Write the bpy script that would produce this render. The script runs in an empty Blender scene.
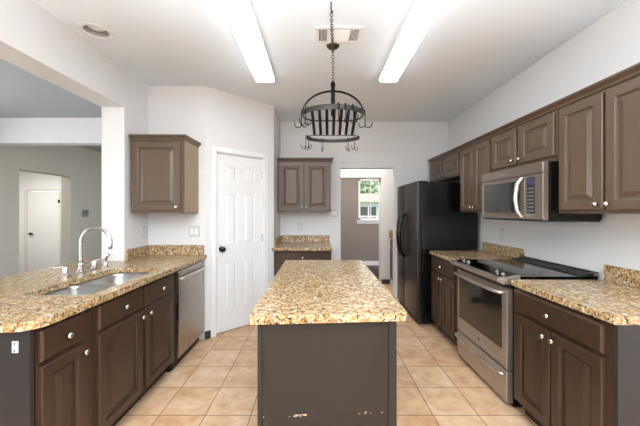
import bpy, bmesh, math
from mathutils import Vector, Matrix
from mathutils.geometry import tessellate_polygon

PI = math.pi
scene = bpy.context.scene
C = scene.collection

# ------------------------------------------------------------------ camera, world, light, exposure
FPX = 290.0
CAM_Z = 1.385
cam_data = bpy.data.cameras.new('camera')
cam = bpy.data.objects.new('camera', cam_data)
C.objects.link(cam)
cam.location = (0, 0, CAM_Z)
cam.rotation_euler = (PI / 2, 0, 0)
cam_data.sensor_width = 36.0
cam_data.lens = 36.0 * FPX / 640.0
cam_data.shift_x = 2.0 / 640.0
cam_data.shift_y = -2.0 / 640.0
cam_data.clip_start = 0.02
scene.camera = cam

world = bpy.data.worlds.new('world')
scene.world = world
world.use_nodes = True
bg = world.node_tree.nodes['Background']
bg.inputs['Color'].default_value = (0.86, 0.93, 1.0, 1)
bg.inputs['Strength'].default_value = 2.4

def area_light(name, loc, rot, sx, sy, power, color=(1, 1, 1)):
    l = bpy.data.lights.new(name, 'AREA')
    l.shape = 'RECTANGLE'
    l.size, l.size_y, l.energy, l.color = sx, sy, power, color
    o = bpy.data.objects.new(name, l)
    o.location, o.rotation_euler = loc, rot
    C.objects.link(o)
    return o

# daylight through unseen windows behind the camera and in the dining side wall
area_light('window_daylight', (0.0, -3.3, 1.5), (PI / 2, 0, 0), 3.4, 2.2, 10, (0.98, 0.985, 1.0))
area_light('dining_fill', (-3.5, -3.3, 1.4), (PI / 2, 0, 0), 2.4, 2.0, 25, (0.93, 0.97, 1.0))  # added fill for the dining beam; the wall behind it has no window
area_light('dining_side_daylight', (-4.9, 1.8, 1.5), (PI / 2, 0, -PI / 2), 2.8, 1.8, 34, (0.96, 0.98, 1.0))
# added unseen uplight behind the camera, bounced off the ceiling to brighten it
area_light('bounce_fill', (0.0, -1.1, 0.75), (PI, 0, 0), 2.0, 1.0, 270, (0.9, 0.955, 1.0)).data.spread = math.radians(125)
pt = bpy.data.lights.new('dining_point_fill', 'POINT'); pt.energy = 5; pt.shadow_soft_size = 0.15; pt.color = (0.97, 0.98, 1.0)  # added point fill for the dining beam and wall, no fixture
pto = bpy.data.objects.new('dining_point_fill', pt); pto.location = (-3.9, 2.3, 1.75); C.objects.link(pto)
area_light('hall_fill', (-6.3, 5.6, 2.5), (0, 0, 0), 0.7, 0.7, 38, (1.0, 0.97, 0.93))  # added unseen fill that brightens the hall
area_light('passage_fill', (0.75, 4.95, 2.6), (0, 0, 0), 0.6, 0.5, 11, (1.0, 0.98, 0.95))  # added fill under the passage ceiling, no fixture there
area_light('utility_fill', (0.7, 6.3, 2.6), (0, 0, 0), 0.6, 0.6, 19, (1.0, 0.97, 0.93))  # added unseen fill to lift the utility room walls

scene.view_settings.view_transform = 'Standard'
scene.view_settings.look = 'None'
scene.view_settings.gamma = 1.0
scene.view_settings.use_curve_mapping = False
scene.view_settings.exposure = 0.54
TUBE_STRENGTH = 5.5

# ------------------------------------------------------------------ materials
def lin(h):
    h = h.lstrip('#')
    v = [int(h[i:i + 2], 16) / 255 for i in (0, 2, 4)]
    return tuple((c / 12.92 if c <= 0.04045 else ((c + 0.055) / 1.055) ** 2.4) for c in v) + (1.0,)

def new_mat(name):
    m = bpy.data.materials.new(name)
    m.use_nodes = True
    nt = m.node_tree
    return m, nt, nt.nodes['Principled BSDF']

def node(nt, t, **kw):
    n = nt.nodes.new(t)
    for k, v in kw.items():
        setattr(n, k, v)
    return n

def plain(name, col, rough=0.5, metal=0.0, bump=0.0, bscale=60, vary=0.0, spec=None):
    m, nt, b = new_mat(name)
    c = lin(col) if isinstance(col, str) else tuple(col) + (1.0,)
    b.inputs['Base Color'].default_value = c
    b.inputs['Roughness'].default_value = rough
    b.inputs['Metallic'].default_value = metal
    if spec is not None:
        b.inputs['Specular IOR Level'].default_value = spec
    geo = node(nt, 'ShaderNodeNewGeometry')
    if bump or vary:
        nz = node(nt, 'ShaderNodeTexNoise')
        nz.inputs['Scale'].default_value = bscale
        nz.inputs['Detail'].default_value = 3
        nt.links.new(geo.outputs['Position'], nz.inputs['Vector'])
        if bump:
            bp = node(nt, 'ShaderNodeBump')
            bp.inputs['Strength'].default_value = bump
            bp.inputs['Distance'].default_value = 0.004
            nt.links.new(nz.outputs['Fac'], bp.inputs['Height'])
            nt.links.new(bp.outputs['Normal'], b.inputs['Normal'])
        if vary:
            mx = node(nt, 'ShaderNodeMix', data_type='RGBA')
            mx.inputs[6].default_value = tuple(x * (1 - vary) for x in c[:3]) + (1,)
            mx.inputs[7].default_value = tuple(min(1, x * (1 + vary)) for x in c[:3]) + (1,)
            nt.links.new(nz.outputs['Fac'], mx.inputs[0])
            nt.links.new(mx.outputs[2], b.inputs['Base Color'])
    return m

def ramp(nt, stops):
    r = node(nt, 'ShaderNodeValToRGB')
    el = r.color_ramp.elements
    while len(el) < len(stops):
        el.new(0.5)
    for e, (p, c) in zip(el, stops):
        e.position = p
        e.color = lin(c) if isinstance(c, str) else c
    return r

def emit(name, col, s):
    m, nt, b = new_mat(name)
    b.inputs['Base Color'].default_value = lin(col)
    b.inputs['Emission Color'].default_value = lin(col)
    b.inputs['Emission Strength'].default_value = s
    return m

def painted_wood(name, dark, light, rough=0.38, scratches=None):
    """brown paint brushed over oak: a faint vertical grain"""
    m, nt, b = new_mat(name)
    tc = node(nt, 'ShaderNodeTexCoord')
    mp = node(nt, 'ShaderNodeMapping')
    mp.inputs['Scale'].default_value = (60, 60, 3.0)
    nt.links.new(tc.outputs['Object'], mp.inputs['Vector'])
    nz = node(nt, 'ShaderNodeTexNoise')
    nz.inputs['Scale'].default_value = 1.6
    nz.inputs['Detail'].default_value = 5
    nt.links.new(mp.outputs['Vector'], nz.inputs['Vector'])
    rp = ramp(nt, [(0.3, dark), (0.7, light)])
    nt.links.new(nz.outputs['Fac'], rp.inputs['Fac'])
    out = rp.outputs['Color']
    if scratches:
        z0, z1 = scratches
        sx = node(nt, 'ShaderNodeSeparateXYZ')
        nt.links.new(tc.outputs['Object'], sx.inputs[0])
        a = node(nt, 'ShaderNodeMath', operation='GREATER_THAN'); a.inputs[1].default_value = z0
        c = node(nt, 'ShaderNodeMath', operation='LESS_THAN'); c.inputs[1].default_value = z1
        nt.links.new(sx.outputs['Z'], a.inputs[0]); nt.links.new(sx.outputs['Z'], c.inputs[0])
        n2 = node(nt, 'ShaderNodeTexNoise'); n2.inputs['Scale'].default_value = 38
        n2.inputs['Detail'].default_value = 4
        nt.links.new(tc.outputs['Object'], n2.inputs['Vector'])
        g = node(nt, 'ShaderNodeMath', operation='GREATER_THAN'); g.inputs[1].default_value = 0.63
        nt.links.new(n2.outputs['Fac'], g.inputs[0])
        p1 = node(nt, 'ShaderNodeMath', operation='MULTIPLY'); p2 = node(nt, 'ShaderNodeMath', operation='MULTIPLY')
        nt.links.new(a.outputs[0], p1.inputs[0]); nt.links.new(c.outputs[0], p1.inputs[1])
        nt.links.new(p1.outputs[0], p2.inputs[0]); nt.links.new(g.outputs[0], p2.inputs[1])
        mx = node(nt, 'ShaderNodeMix', data_type='RGBA')
        mx.inputs[7].default_value = lin('#b9a48e')
        nt.links.new(p2.outputs[0], mx.inputs[0])
        nt.links.new(out, mx.inputs[6])
        out = mx.outputs[2]
    nt.links.new(out, b.inputs['Base Color'])
    b.inputs['Roughness'].default_value = rough
    bp = node(nt, 'ShaderNodeBump')
    bp.inputs['Strength'].default_value = 0.04
    bp.inputs['Distance'].default_value = 0.002
    nt.links.new(nz.outputs['Fac'], bp.inputs['Height'])
    nt.links.new(bp.outputs['Normal'], b.inputs['Normal'])
    return m

def granite():
    m, nt, b = new_mat('granite')
    geo = node(nt, 'ShaderNodeNewGeometry')
    def nz(scale, detail=4, rough=0.6, off=(0, 0, 0), stretch=(1, 1, 1), dist=0.0):
        mp = node(nt, 'ShaderNodeMapping')
        mp.inputs['Location'].default_value = off
        mp.inputs['Scale'].default_value = stretch
        nt.links.new(geo.outputs['Position'], mp.inputs['Vector'])
        n = node(nt, 'ShaderNodeTexNoise')
        n.inputs['Scale'].default_value = scale
        n.inputs['Detail'].default_value = detail
        n.inputs['Roughness'].default_value = rough
        n.inputs['Distortion'].default_value = dist
        nt.links.new(mp.outputs['Vector'], n.inputs['Vector'])
        return n.outputs['Fac']
    base = ramp(nt, [(0.36, '#876540'), (0.45, '#ad8c5e'), (0.54, '#c9b188'), (0.64, '#d8cdbb')])
    nt.links.new(nz(30, 6, 0.75, dist=0.8), base.inputs['Fac'])
    col = base.outputs['Color']
    def layer(fac, lo, hi, c, col):
        r = ramp(nt, [(lo, (0, 0, 0, 1)), (hi, (1, 1, 1, 1))])
        nt.links.new(fac, r.inputs['Fac'])
        mx = node(nt, 'ShaderNodeMix', data_type='RGBA')
        mx.inputs[7].default_value = lin(c)
        nt.links.new(r.outputs['Color'], mx.inputs[0])
        nt.links.new(col, mx.inputs[6])
        return mx.outputs[2]
    col = layer(nz(40, 4, 0.7, (3, 1, 7), (1, 1.6, 1)), 0.53, 0.57, '#a87f48', col)
    col = layer(nz(46, 4, 0.65, (9, 4, 2)), 0.57, 0.61, '#a39a8e', col)
    col = layer(nz(46, 5, 0.75, (1, 8, 5), (1, 1.7, 1)), 0.545, 0.58, '#5a4028', col)
    col = layer(nz(75, 3, 0.6, (5, 5, 1)), 0.59, 0.625, '#2b231d', col)
    nt.links.new(col, b.inputs['Base Color'])
    b.inputs['Roughness'].default_value = 0.2
    return m

def tiles(name, size, x0, y0, c1, c2, c3, grout, rough=0.42, gw=0.012):
    m, nt, b = new_mat(name)
    geo = node(nt, 'ShaderNodeNewGeometry')
    sep = node(nt, 'ShaderNodeSeparateXYZ')
    nt.links.new(geo.outputs['Position'], sep.inputs[0])
    def mth(op, a, v=None):
        n = node(nt, 'ShaderNodeMath', operation=op)
        for i, q in enumerate((a, v)):
            if q is None:
                continue
            if isinstance(q, (int, float)):
                n.inputs[i].default_value = q
            else:
                nt.links.new(q, n.inputs[i])
        return n.outputs[0]
    ids, edges = [], []
    for out, off in ((sep.outputs['X'], x0), (sep.outputs['Y'], y0)):
        u = mth('DIVIDE', mth('SUBTRACT', out, off), size)
        f = mth('FRACT', u)
        ids.append(mth('FLOOR', u))
        edges.append(mth('MINIMUM', f, mth('SUBTRACT', 1.0, f)))
    e = mth('MINIMUM', edges[0], edges[1])
    gm = node(nt, 'ShaderNodeMapRange')
    gm.inputs['From Min'].default_value = gw * 0.6
    gm.inputs['From Max'].default_value = gw * 1.2
    nt.links.new(e, gm.inputs['Value'])
    cmb = node(nt, 'ShaderNodeCombineXYZ')
    nt.links.new(ids[0], cmb.inputs[0]); nt.links.new(ids[1], cmb.inputs[1])
    wn = node(nt, 'ShaderNodeTexWhiteNoise')
    nt.links.new(cmb.outputs[0], wn.inputs['Vector'])
    n1 = node(nt, 'ShaderNodeTexNoise'); n1.inputs['Scale'].default_value = 7; n1.inputs['Detail'].default_value = 6
    n1.inputs['Roughness'].default_value = 0.65
    nt.links.new(geo.outputs['Position'], n1.inputs['Vector'])
    v = mth('ADD', n1.outputs['Fac'], mth('MULTIPLY', mth('SUBTRACT', wn.outputs['Value'], 0.5), 0.14))
    rp = ramp(nt, [(0.32, c1), (0.5, c2), (0.68, c3)])
    nt.links.new(v, rp.inputs['Fac'])
    mx = node(nt, 'ShaderNodeMix', data_type='RGBA')
    mx.inputs[6].default_value = lin(grout)
    nt.links.new(gm.outputs[0], mx.inputs[0])
    nt.links.new(rp.outputs['Color'], mx.inputs[7])
    nt.links.new(mx.outputs[2], b.inputs['Base Color'])
    b.inputs['Roughness'].default_value = rough
    bp = node(nt, 'ShaderNodeBump'); bp.inputs['Strength'].default_value = 0.35; bp.inputs['Distance'].default_value = 0.004
    nt.links.new(gm.outputs[0], bp.inputs['Height'])
    nt.links.new(bp.outputs['Normal'], b.inputs['Normal'])
    return m

def brushed(name, col, rough, axis=2):
    m, nt, b = new_mat(name)
    b.inputs['Base Color'].default_value = lin(col)
    b.inputs['Metallic'].default_value = 1.0
    tc = node(nt, 'ShaderNodeTexCoord')
    mp = node(nt, 'ShaderNodeMapping')
    s = [180, 180, 180]; s[axis] = 3
    mp.inputs['Scale'].default_value = s
    nt.links.new(tc.outputs['Object'], mp.inputs['Vector'])
    nz = node(nt, 'ShaderNodeTexNoise'); nz.inputs['Scale'].default_value = 1.0; nz.inputs['Detail'].default_value = 2
    nt.links.new(mp.outputs['Vector'], nz.inputs['Vector'])
    mr = node(nt, 'ShaderNodeMapRange')
    mr.inputs['To Min'].default_value = rough * 0.95; mr.inputs['To Max'].default_value = rough * 1.06
    nt.links.new(nz.outputs['Fac'], mr.inputs['Value'])
    nt.links.new(mr.outputs[0], b.inputs['Roughness'])
    return m

M = {}
M['wall'] = plain('wall_paint', '#dedcda', 0.75, bump=0.06, bscale=160)
M['ceiling'] = plain('ceiling_paint', '#eaf0f6', 0.9, bump=0.3, bscale=90)
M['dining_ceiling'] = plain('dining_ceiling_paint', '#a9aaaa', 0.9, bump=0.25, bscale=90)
M['grey_wall'] = plain('grey_wall_paint', '#d0cbc0', 0.8, bump=0.05, bscale=160)
M['taupe_wall'] = plain('taupe_wall_paint', '#8d8078', 0.8, bump=0.05, bscale=160)
M['white'] = plain('white_gloss_paint', '#e9e8e6', 0.4)
M['white_plastic'] = plain('white_plastic', '#e9e8e4', 0.35)
M['cab'] = painted_wood('brown_painted_wood', '#3a281c', '#402d20', 0.34)
M['upper'] = painted_wood('brown_painted_oak', '#584737', '#624f3e', 0.34)
M['end'] = painted_wood('grey_brown_panel_paint', '#272220', '#2c2725', 0.55)
M['island'] = painted_wood('island_brown_paint', '#1b1510', '#201813', 0.55, scratches=(0.424, 0.434))
M['toe'] = plain('dark_toe_kick', '#221b17', 0.6)
M['tan'] = painted_wood('tan_side_wood', '#9c866c', '#ab957a', 0.5)  # tan wood, lighter than the cabinet front
M['darkbase'] = plain('dark_baseboard', '#3d332c', 0.45)
M['granite'] = granite()
M['tile'] = tiles('peach_floor_tile', 0.309, -0.765, 1.965, '#c59871', '#d8b28c', '#e2c5a7', '#90694a')
M['darkfloor'] = plain('dark_wood_floor', '#33271f', 0.4, vary=0.3, bscale=20)
M['nickel'] = plain('brushed_nickel', '#d6d2cb', 0.25, 1.0)
M['chrome'] = plain('brushed_chrome', '#cfcdca', 0.24, 1.0)
M['sinksteel'] = brushed('sink_steel', '#b9b7b4', 0.3, 1)
M['steel'] = brushed('brushed_stainless', '#b5aca2', 0.33, 0)
M['steel'].node_tree.nodes['Principled BSDF'].inputs['Metallic'].default_value = 0.78
M['platesteel'] = brushed('warm_stainless', '#9c9085', 0.3, 0)
M['platesteel'].node_tree.nodes['Principled BSDF'].inputs['Metallic'].default_value = 0.8
M['plate'] = plain('wall_plate_plastic', '#c8c6c2', 0.4)
M['darksteel'] = brushed('dark_stainless', '#aba49c', 0.27, 2)
M['bright'] = plain('bright_handle_metal', '#d5d3d0', 0.3, 1.0)
M['black'] = plain('black_enamel', '#0b0b0b', 0.18)
M['blackmatte'] = plain('black_matte', '#0c0c0c', 0.5)
M['fridge'] = plain('black_textured_enamel', '#0d0d0d', 0.22, bump=0.06, bscale=400)
M['fridgedoor'] = plain('black_door_enamel', '#211f1e', 0.3, bump=0.05, bscale=400)
M['glass_black'] = plain('black_glass', '#060607', 0.06)
M['oven_glass'] = plain('smoked_oven_glass', '#26211d', 0.07, spec=0.9)
M['micro_glass'] = plain('smoked_microwave_glass', '#2c2d2e', 0.09, spec=0.9)
M['iron'] = plain('black_iron', '#070504', 0.6, 0.0, spec=.2)
M['band'] = plain('lit_iron_band', '#3a3633', 0.4, 0.6)  # black iron greyed, the light on the hoops put into its colour
M['brass'] = plain('dark_bronze', '#57503f', 0.3, 0.9)
M['knobblack'] = plain('oil_rubbed_bronze', '#16120f', 0.3, 0.6)
M['tube'] = emit('lit_fluorescent_diffuser', '#eef4ff', TUBE_STRENGTH)
M['display'] = emit('violet_display', '#3b3460', 0.12)
M['keys'] = plain('grey_key_print', '#7d7c7a', 0.5)
M['vent_dark'] = plain('dark_opening_grey', '#57544f', 0.8)
M['baffle'] = plain('recessed_baffle', '#c4c2be', 0.7)
M['beigetrim'] = plain('beige_trim_paint', '#dcd8d0', 0.5)
M['leaf'] = plain('tree_leaves', '#a3b596', 0.7, vary=0.5, bscale=9)  # leaves paled to imitate the overexposed outdoors
M['bark'] = plain('tree_bark', '#5a4a3c', 0.8)
M['brick'] = plain('pale_brick', '#d3b8a2', 0.8, vary=0.2, bscale=12)  # brick paled too, overexposure put into the colour
M['siding'] = plain('pale_siding', '#c6c9cc', 0.7, vary=0.1, bscale=6)
M['grass'] = plain('lawn', '#6f8a4c', 0.9, vary=0.3, bscale=8)
M['paneglass'] = None
def make_glass():
    m, nt, b = new_mat('window_glass')
    b.inputs['Base Color'].default_value = (1, 1, 1, 1)
    b.inputs['Roughness'].default_value = 0.0
    b.inputs['Transmission Weight'].default_value = 1.0
    b.inputs['IOR'].default_value = 1.02
    return m
M['paneglass'] = make_glass()

# ------------------------------------------------------------------ geometry helpers
class MB:
    def __init__(self):
        self.bm = bmesh.new()
    def box(self, x0, x1, y0, y1, z0, z1):
        vs = [self.bm.verts.new((x, y, z)) for x in (x0, x1) for y in (y0, y1) for z in (z0, z1)]
        for f in ((0, 1, 3, 2), (4, 6, 7, 5), (0, 4, 5, 1), (2, 3, 7, 6), (0, 2, 6, 4), (1, 5, 7, 3)):
            self.bm.faces.new([vs[i] for i in f])
        return self
    def obox(self, p0, u, length, n, thick, z0, z1):
        """box standing on a plan line: from p0 along unit u, thickness along unit n"""
        pts = [Vector(p0), Vector(p0) + u * length, Vector(p0) + u * length + n * thick, Vector(p0) + n * thick]
        return self.prism([(p.x, p.y) for p in pts], z0, z1)
    def prism(self, poly, z0, z1):
        a = [self.bm.verts.new((x, y, z0)) for x, y in poly]
        b = [self.bm.verts.new((x, y, z1)) for x, y in poly]
        n = len(poly)
        for i in range(n):
            self.bm.faces.new((a[i], a[(i + 1) % n], b[(i + 1) % n], b[i]))
        self.bm.faces.new(a[::-1]); self.bm.faces.new(b)
        return self
    def extrude_x(self, prof, x0, x1):
        a = [self.bm.verts.new((x0, y, z)) for y, z in prof]
        b = [self.bm.verts.new((x1, y, z)) for y, z in prof]
        n = len(prof)
        for i in range(n):
            self.bm.faces.new((a[i], a[(i + 1) % n], b[(i + 1) % n], b[i]))
        self.bm.faces.new(a[::-1]); self.bm.faces.new(b)
        return self
    def loft(self, loops, cap0=True, cap1=True, closed=True):
        rows = [[self.bm.verts.new(p) for p in lp] for lp in loops]
        n = len(rows[0])
        for r0, r1 in zip(rows, rows[1:]):
            for i in range(n if closed else n - 1):
                self.bm.faces.new((r0[i], r0[(i + 1) % n], r1[(i + 1) % n], r1[i]))
        if cap0: self.bm.faces.new(rows[0][::-1])
        if cap1: self.bm.faces.new(rows[-1])
        return self
    def tube(self, path, r, seg=8, cyclic=False, caps=True):
        P = [Vector(p) for p in path]
        n = len(P)
        rr = r if isinstance(r, (list, tuple)) else [r] * n
        loops, prev = [], None
        for i in range(n):
            if cyclic:
                t = (P[(i + 1) % n] - P[i - 1]).normalized()
            else:
                t = (P[min(i + 1, n - 1)] - P[max(i - 1, 0)]).normalized()
            if prev is None:
                ref = Vector((0, 0, 1)) if abs(t.z) < 0.9 else Vector((1, 0, 0))
                a = t.cross(ref).normalized()
            else:
                a = (prev - t * prev.dot(t)).normalized()
            prev = a
            b = t.cross(a)
            loops.append([P[i] + (a * math.cos(q) + b * math.sin(q)) * rr[i] for q in [2 * PI * k / seg for k in range(seg)]])
        if cyclic:
            loops.append(loops[0])
            return self.loft(loops, False, False)
        return self.loft(loops, caps, caps)
    def cyl(self, p0, p1, r, seg=16):
        return self.tube([p0, p1], r, seg)
    def lathe(self, prof, origin=(0, 0, 0), axis='z', seg=20, caps=True):
        """prof: (radius, distance along axis)"""
        o = Vector(origin)
        loops = []
        for r, h in prof:
            lp = []
            for k in range(seg):
                c, s = math.cos(2 * PI * k / seg) * max(r, 1e-5), math.sin(2 * PI * k / seg) * max(r, 1e-5)
                if axis == 'z': v = (c, s, h)
                elif axis == '-y': v = (c, -h, s)
                elif axis == '-z': v = (c, -s, -h)
                else: v = (h, c, s)
                lp.append(o + Vector(v))
            loops.append(lp)
        return self.loft(loops, caps, caps)
    def panel(self, x0, x1, z0, z1, prof, y=0.0):
        """nested rectangles facing -y; prof: (inset, outward distance)"""
        loops = []
        for ins, d in prof:
            loops.append([(x0 + ins, y - d, z0 + ins), (x1 - ins, y - d, z0 + ins), (x1 - ins, y - d, z1 - ins), (x0 + ins, y - d, z1 - ins)])
        return self.loft(loops)
    def build(self, name, mat, parent=None, smooth=False, bevel=0.0, loc=None):
        bmesh.ops.recalc_face_normals(self.bm, faces=self.bm.faces[:])
        me = bpy.data.meshes.new(name)
        self.bm.to_mesh(me); self.bm.free()
        me.materials.append(mat)
        if smooth:
            for p in me.polygons: p.use_smooth = True
        o = bpy.data.objects.new(name, me)
        C.objects.link(o)
        if parent: o.parent = parent
        if loc: o.location = loc
        if bevel:
            md = o.modifiers.new('bevel', 'BEVEL')
            md.width = bevel; md.segments = 2; md.limit_method = 'ANGLE'; md.angle_limit = math.radians(40)
        return o

def smooth_by_angle(o, deg=40):
    me = o.data
    me.polygons.foreach_set('use_smooth', [True] * len(me.polygons))
    me.set_sharp_from_angle(angle=math.radians(deg))
    return o

def tag(o, label, cat, group=None):
    o['label'] = label; o['category'] = cat
    if group: o['group'] = group
    return o

def thing(name, label, cat, loc=(0, 0, 0), rz=0.0, group=None):
    o = bpy.data.objects.new(name, None)
    o.empty_display_size = 0.1
    C.objects.link(o)
    o.location = loc; o.rotation_euler = (0, 0, rz)
    return tag(o, label, cat, group)

def struct(o):
    o['kind'] = 'structure'
    return o

def rrect(x0, x1, y0, y1, r, n=5):
    """rounded rectangle; r = one radius or four (x0y0, x1y0, x1y1, x0y1)"""
    R = r if isinstance(r, (list, tuple)) else (r,) * 4
    pts = []
    for (cx, cy, a0), q in zip(((x0, y0, PI), (x1, y0, 1.5 * PI), (x1, y1, 0), (x0, y1, PI / 2)), R):
        sx = 1 if cx == x0 else -1
        sy = 1 if cy == y0 else -1
        if q < 1e-5:
            pts.append((cx, cy)); continue
        for k in range(n + 1):
            a = a0 + PI / 2 * k / n
            pts.append((cx + sx * q + q * math.cos(a), cy + sy * q + q * math.sin(a)))
    return pts

# ------------------------------------------------------------------ room shell
HC = 2.735           # ceiling
XR = 1.98            # right wall
XL = -1.83          # face of the left header and wall
YB = 4.38            # back wall
YF = -3.4            # wall behind the camera
P0 = Vector((-1.22, 3.13)); P1 = Vector((-0.57, 3.73))
U = (P1 - P0).normalized()
N = Vector((-U.y, U.x))                   # into the pantry
DL = (P1 - P0).length

struct(MB().box(XL - 0.2, XR + 0.12, YF, 5.62, -0.12, 0.0).build('floor', M['tile']))
struct(MB().box(-5.3, XL - 0.2, YF, 7.4, -0.12, 0.0).build('floor_dining', M['darkfloor']))  # unseen floor, given the dark material to bounce less light
struct(MB().box(-8.6, -5.3, 3.6, 7.4, -0.30, -0.17).build('floor_hall', M['darkfloor']))
struct(MB().box(-0.2, 3.2, 5.62, 7.6, -0.12, 0.0).build('floor_utility', M['darkfloor']))
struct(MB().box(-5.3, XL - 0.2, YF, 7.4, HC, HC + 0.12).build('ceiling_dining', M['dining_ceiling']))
struct(MB().box(-8.6, -5.3, 3.6, 7.4, HC, HC + 0.12).build('ceiling_hall', M['ceiling']))
struct(MB().box(-0.2, 3.2, YB + 0.12, 7.6, HC, HC + 0.12).build('ceiling_utility', M['ceiling']))

struct(MB().box(XR, XR + 0.12, YF, YB + 0.12, 0, HC).build('wall_right', M['wall']))
w = MB()
w.box(-2.02, 0.343, YB, YB + 0.12, 0, HC).box(1.160, XR, YB, YB + 0.12, 0, HC).box(0.343, 1.160, YB, YB + 0.12, 2.035, HC)
struct(w.build('wall_back', M['wall']))
# left: header beam over the bar, the column at its end and the half wall behind the sink cabinets
w = MB()
w.box(XL - 0.215, XL, YF, 2.74, 2.367, HC).box(XL - 0.215, XL, 2.74, YB, 0, HC).box(XL - 0.215, XL, 1.262, 2.74, 0, 0.872)
struct(w.build('wall_left', M['wall']))
# pantry in the corner: short wall, diagonal wall with a door, side wall
w = MB()
w.prism([(XL, 3.13), (P0.x, 3.13), (P0.x + N.x * .1, 3.13 + N.y * .1 + .02), (XL, 3.23)], 0, HC)
S0, S1 = 0.118, 0.738
w.obox(P0, U, S0, N, 0.1, 0, HC)
w.obox(P0 + U * S1, U, DL - S1, N, 0.1, 0, HC)
w.obox(P0 + U * S0, U, S1 - S0, N, 0.1, 2.045, HC)
w.prism([(P1.x, P1.y), (P1.x, YB), (P1.x - 0.1, YB), (P1.x - 0.1, P1.y + 0.02), (P1.x + N.x * .1, P1.y + N.y * .1)], 0, HC)
struct(w.build('wall_pantry', M['wall']))
# behind the camera: wide window openings
w = MB()
w.box(-2.02, XR + .12, YF - .12, YF, 2.6, HC).box(0.8, XR + .12, YF - .12, YF, 0, 2.6).box(-2.02, -.8, YF - .12, YF, 0, 2.6).box(-1.75, 1.75, YF - .12, YF, 0, 0.9)
struct(w.build('wall_front', M['wall']))
w = MB()
w.box(-5.3, -2.02, YF - .12, YF, 0, HC)
struct(w.build('wall_dining_front', M['grey_wall']))
# dining room: far grey wall running in depth with an opening to a hall, white cross beam
w = MB()
w.box(-5.2, -5.0, YF, .35, 0, HC).box(-5.2, -5.0, 3.25, 4.85, 0, HC).box(-5.2, -5.0, .35, 3.25, 0, .55).box(-5.2, -5.0, .35, 3.25, 2.45, HC).box(-5.2, -5.0, 5.87, 7.2, 0, HC).box(-5.2, -5.0, 4.85, 5.87, 2.085, HC)
struct(w.build('wall_dining', M['grey_wall']))
struct(MB().box(-5.2, -2.02, 7.2, 7.4, 0, HC).build('wall_dining_back', M['grey_wall']))
struct(MB().box(-5.0, -2.046, 4.2, 4.36, 2.368, HC).build('beam_dining', M['wall']))
# hall behind it
w = MB()
w.box(-8.5, -7.11, 7.1, 7.2, -.17, HC).box(-6.31, -5.2, 7.1, 7.2, -.17, HC).box(-7.11, -6.31, 7.1, 7.2, 1.87, HC)
w.box(-8.6, -8.5, 3.6, 7.2, -.17, HC).box(-8.5, -5.2, 3.5, 3.6, -.17, HC).box(-5.19, -5.185, 5.9, 7.1, -.17, HC)
struct(w.build('wall_hall', M['white']))
struct(MB().box(-7.56, -7.47, 5.9, 7.1, -.17, HC).build('wall_hall_side', M['beigetrim']))
# passage and utility room beyond the doorway
w = MB()
w.box(-0.2, 0.2, 5.5, 5.72, 0, HC).box(1.2, XR, 5.5, 5.72, 0, HC).box(0.2, 1.2, 5.5, 5.72, 2.02, HC)
w.box(-0.2, -0.1, YB + .12, 5.5, 0, HC).box(XR, XR + .1, YB + .12, 5.72, 0, HC)
struct(w.build('wall_passage', M['wall']))
w = MB()
WX0, WX1, WZ0, WZ1 = 1.03, 1.95, 1.16, 2.21
w.box(-0.2, WX0, 7.4, 7.52, 0, HC).box(WX1, 3.2, 7.4, 7.52, 0, HC).box(WX0, WX1, 7.4, 7.52, 0, WZ0).box(WX0, WX1, 7.4, 7.52, WZ1, HC)
w.box(-0.3, -0.2, 5.72, 7.52, 0, HC).box(3.1, 3.2, 5.72, 7.4, 0, HC)
struct(w.build('wall_utility', M['taupe_wall']))

# utility window
win = struct(MB().box(WX0, WX1, 7.41, 7.47, WZ0, WZ0 + .05).box(WX0, WX1, 7.41, 7.47, WZ1 - .05, WZ1).box(WX0, WX0 + .05, 7.41, 7.47, WZ0, WZ1)
             .box(WX1 - .05, WX1, 7.41, 7.47, WZ0, WZ1).box(WX0, WX1, 7.42, 7.46, 1.70, 1.76).build('window_1', M['white']))
MB().box(WX0 - .05, WX1 + .05, 7.34, 7.42, WZ0 - .03, WZ0).box(WX0 - .04, WX1 + .04, 7.38, 7.40, WZ0 - .1, WZ0 - .03).build('window_sill', M['white'], win, bevel=.004)
MB().box(WX0 + .05, WX1 - .05, 7.435, 7.441, WZ0 + .05, 1.70).box(WX0 + .05, WX1 - .05, 7.435, 7.441, 1.76, WZ1 - .05).build('window_pane', M['paneglass'], win)
mun = MB()
xm = (WX0 + WX1) / 2
for xx in (WX0 + .05 + (WX1 - WX0 - .1) / 3, WX0 + .05 + 2 * (WX1 - WX0 - .1) / 3):
    mun.box(xx - .01, xx + .01, 7.43, 7.446, WZ0 + .05, WZ1 - .05)
mun.build('glazing_bar', M['white'], win)
struct(MB().box(-0.2, 3.1, 7.385, 7.4, 0, 0.11).build('baseboard_utility', M['white']))
struct(MB().box(1.2, 1.36, 5.485, 5.5, 0, 0.09).build('baseboard_passage', M['darkbase']))

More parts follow.
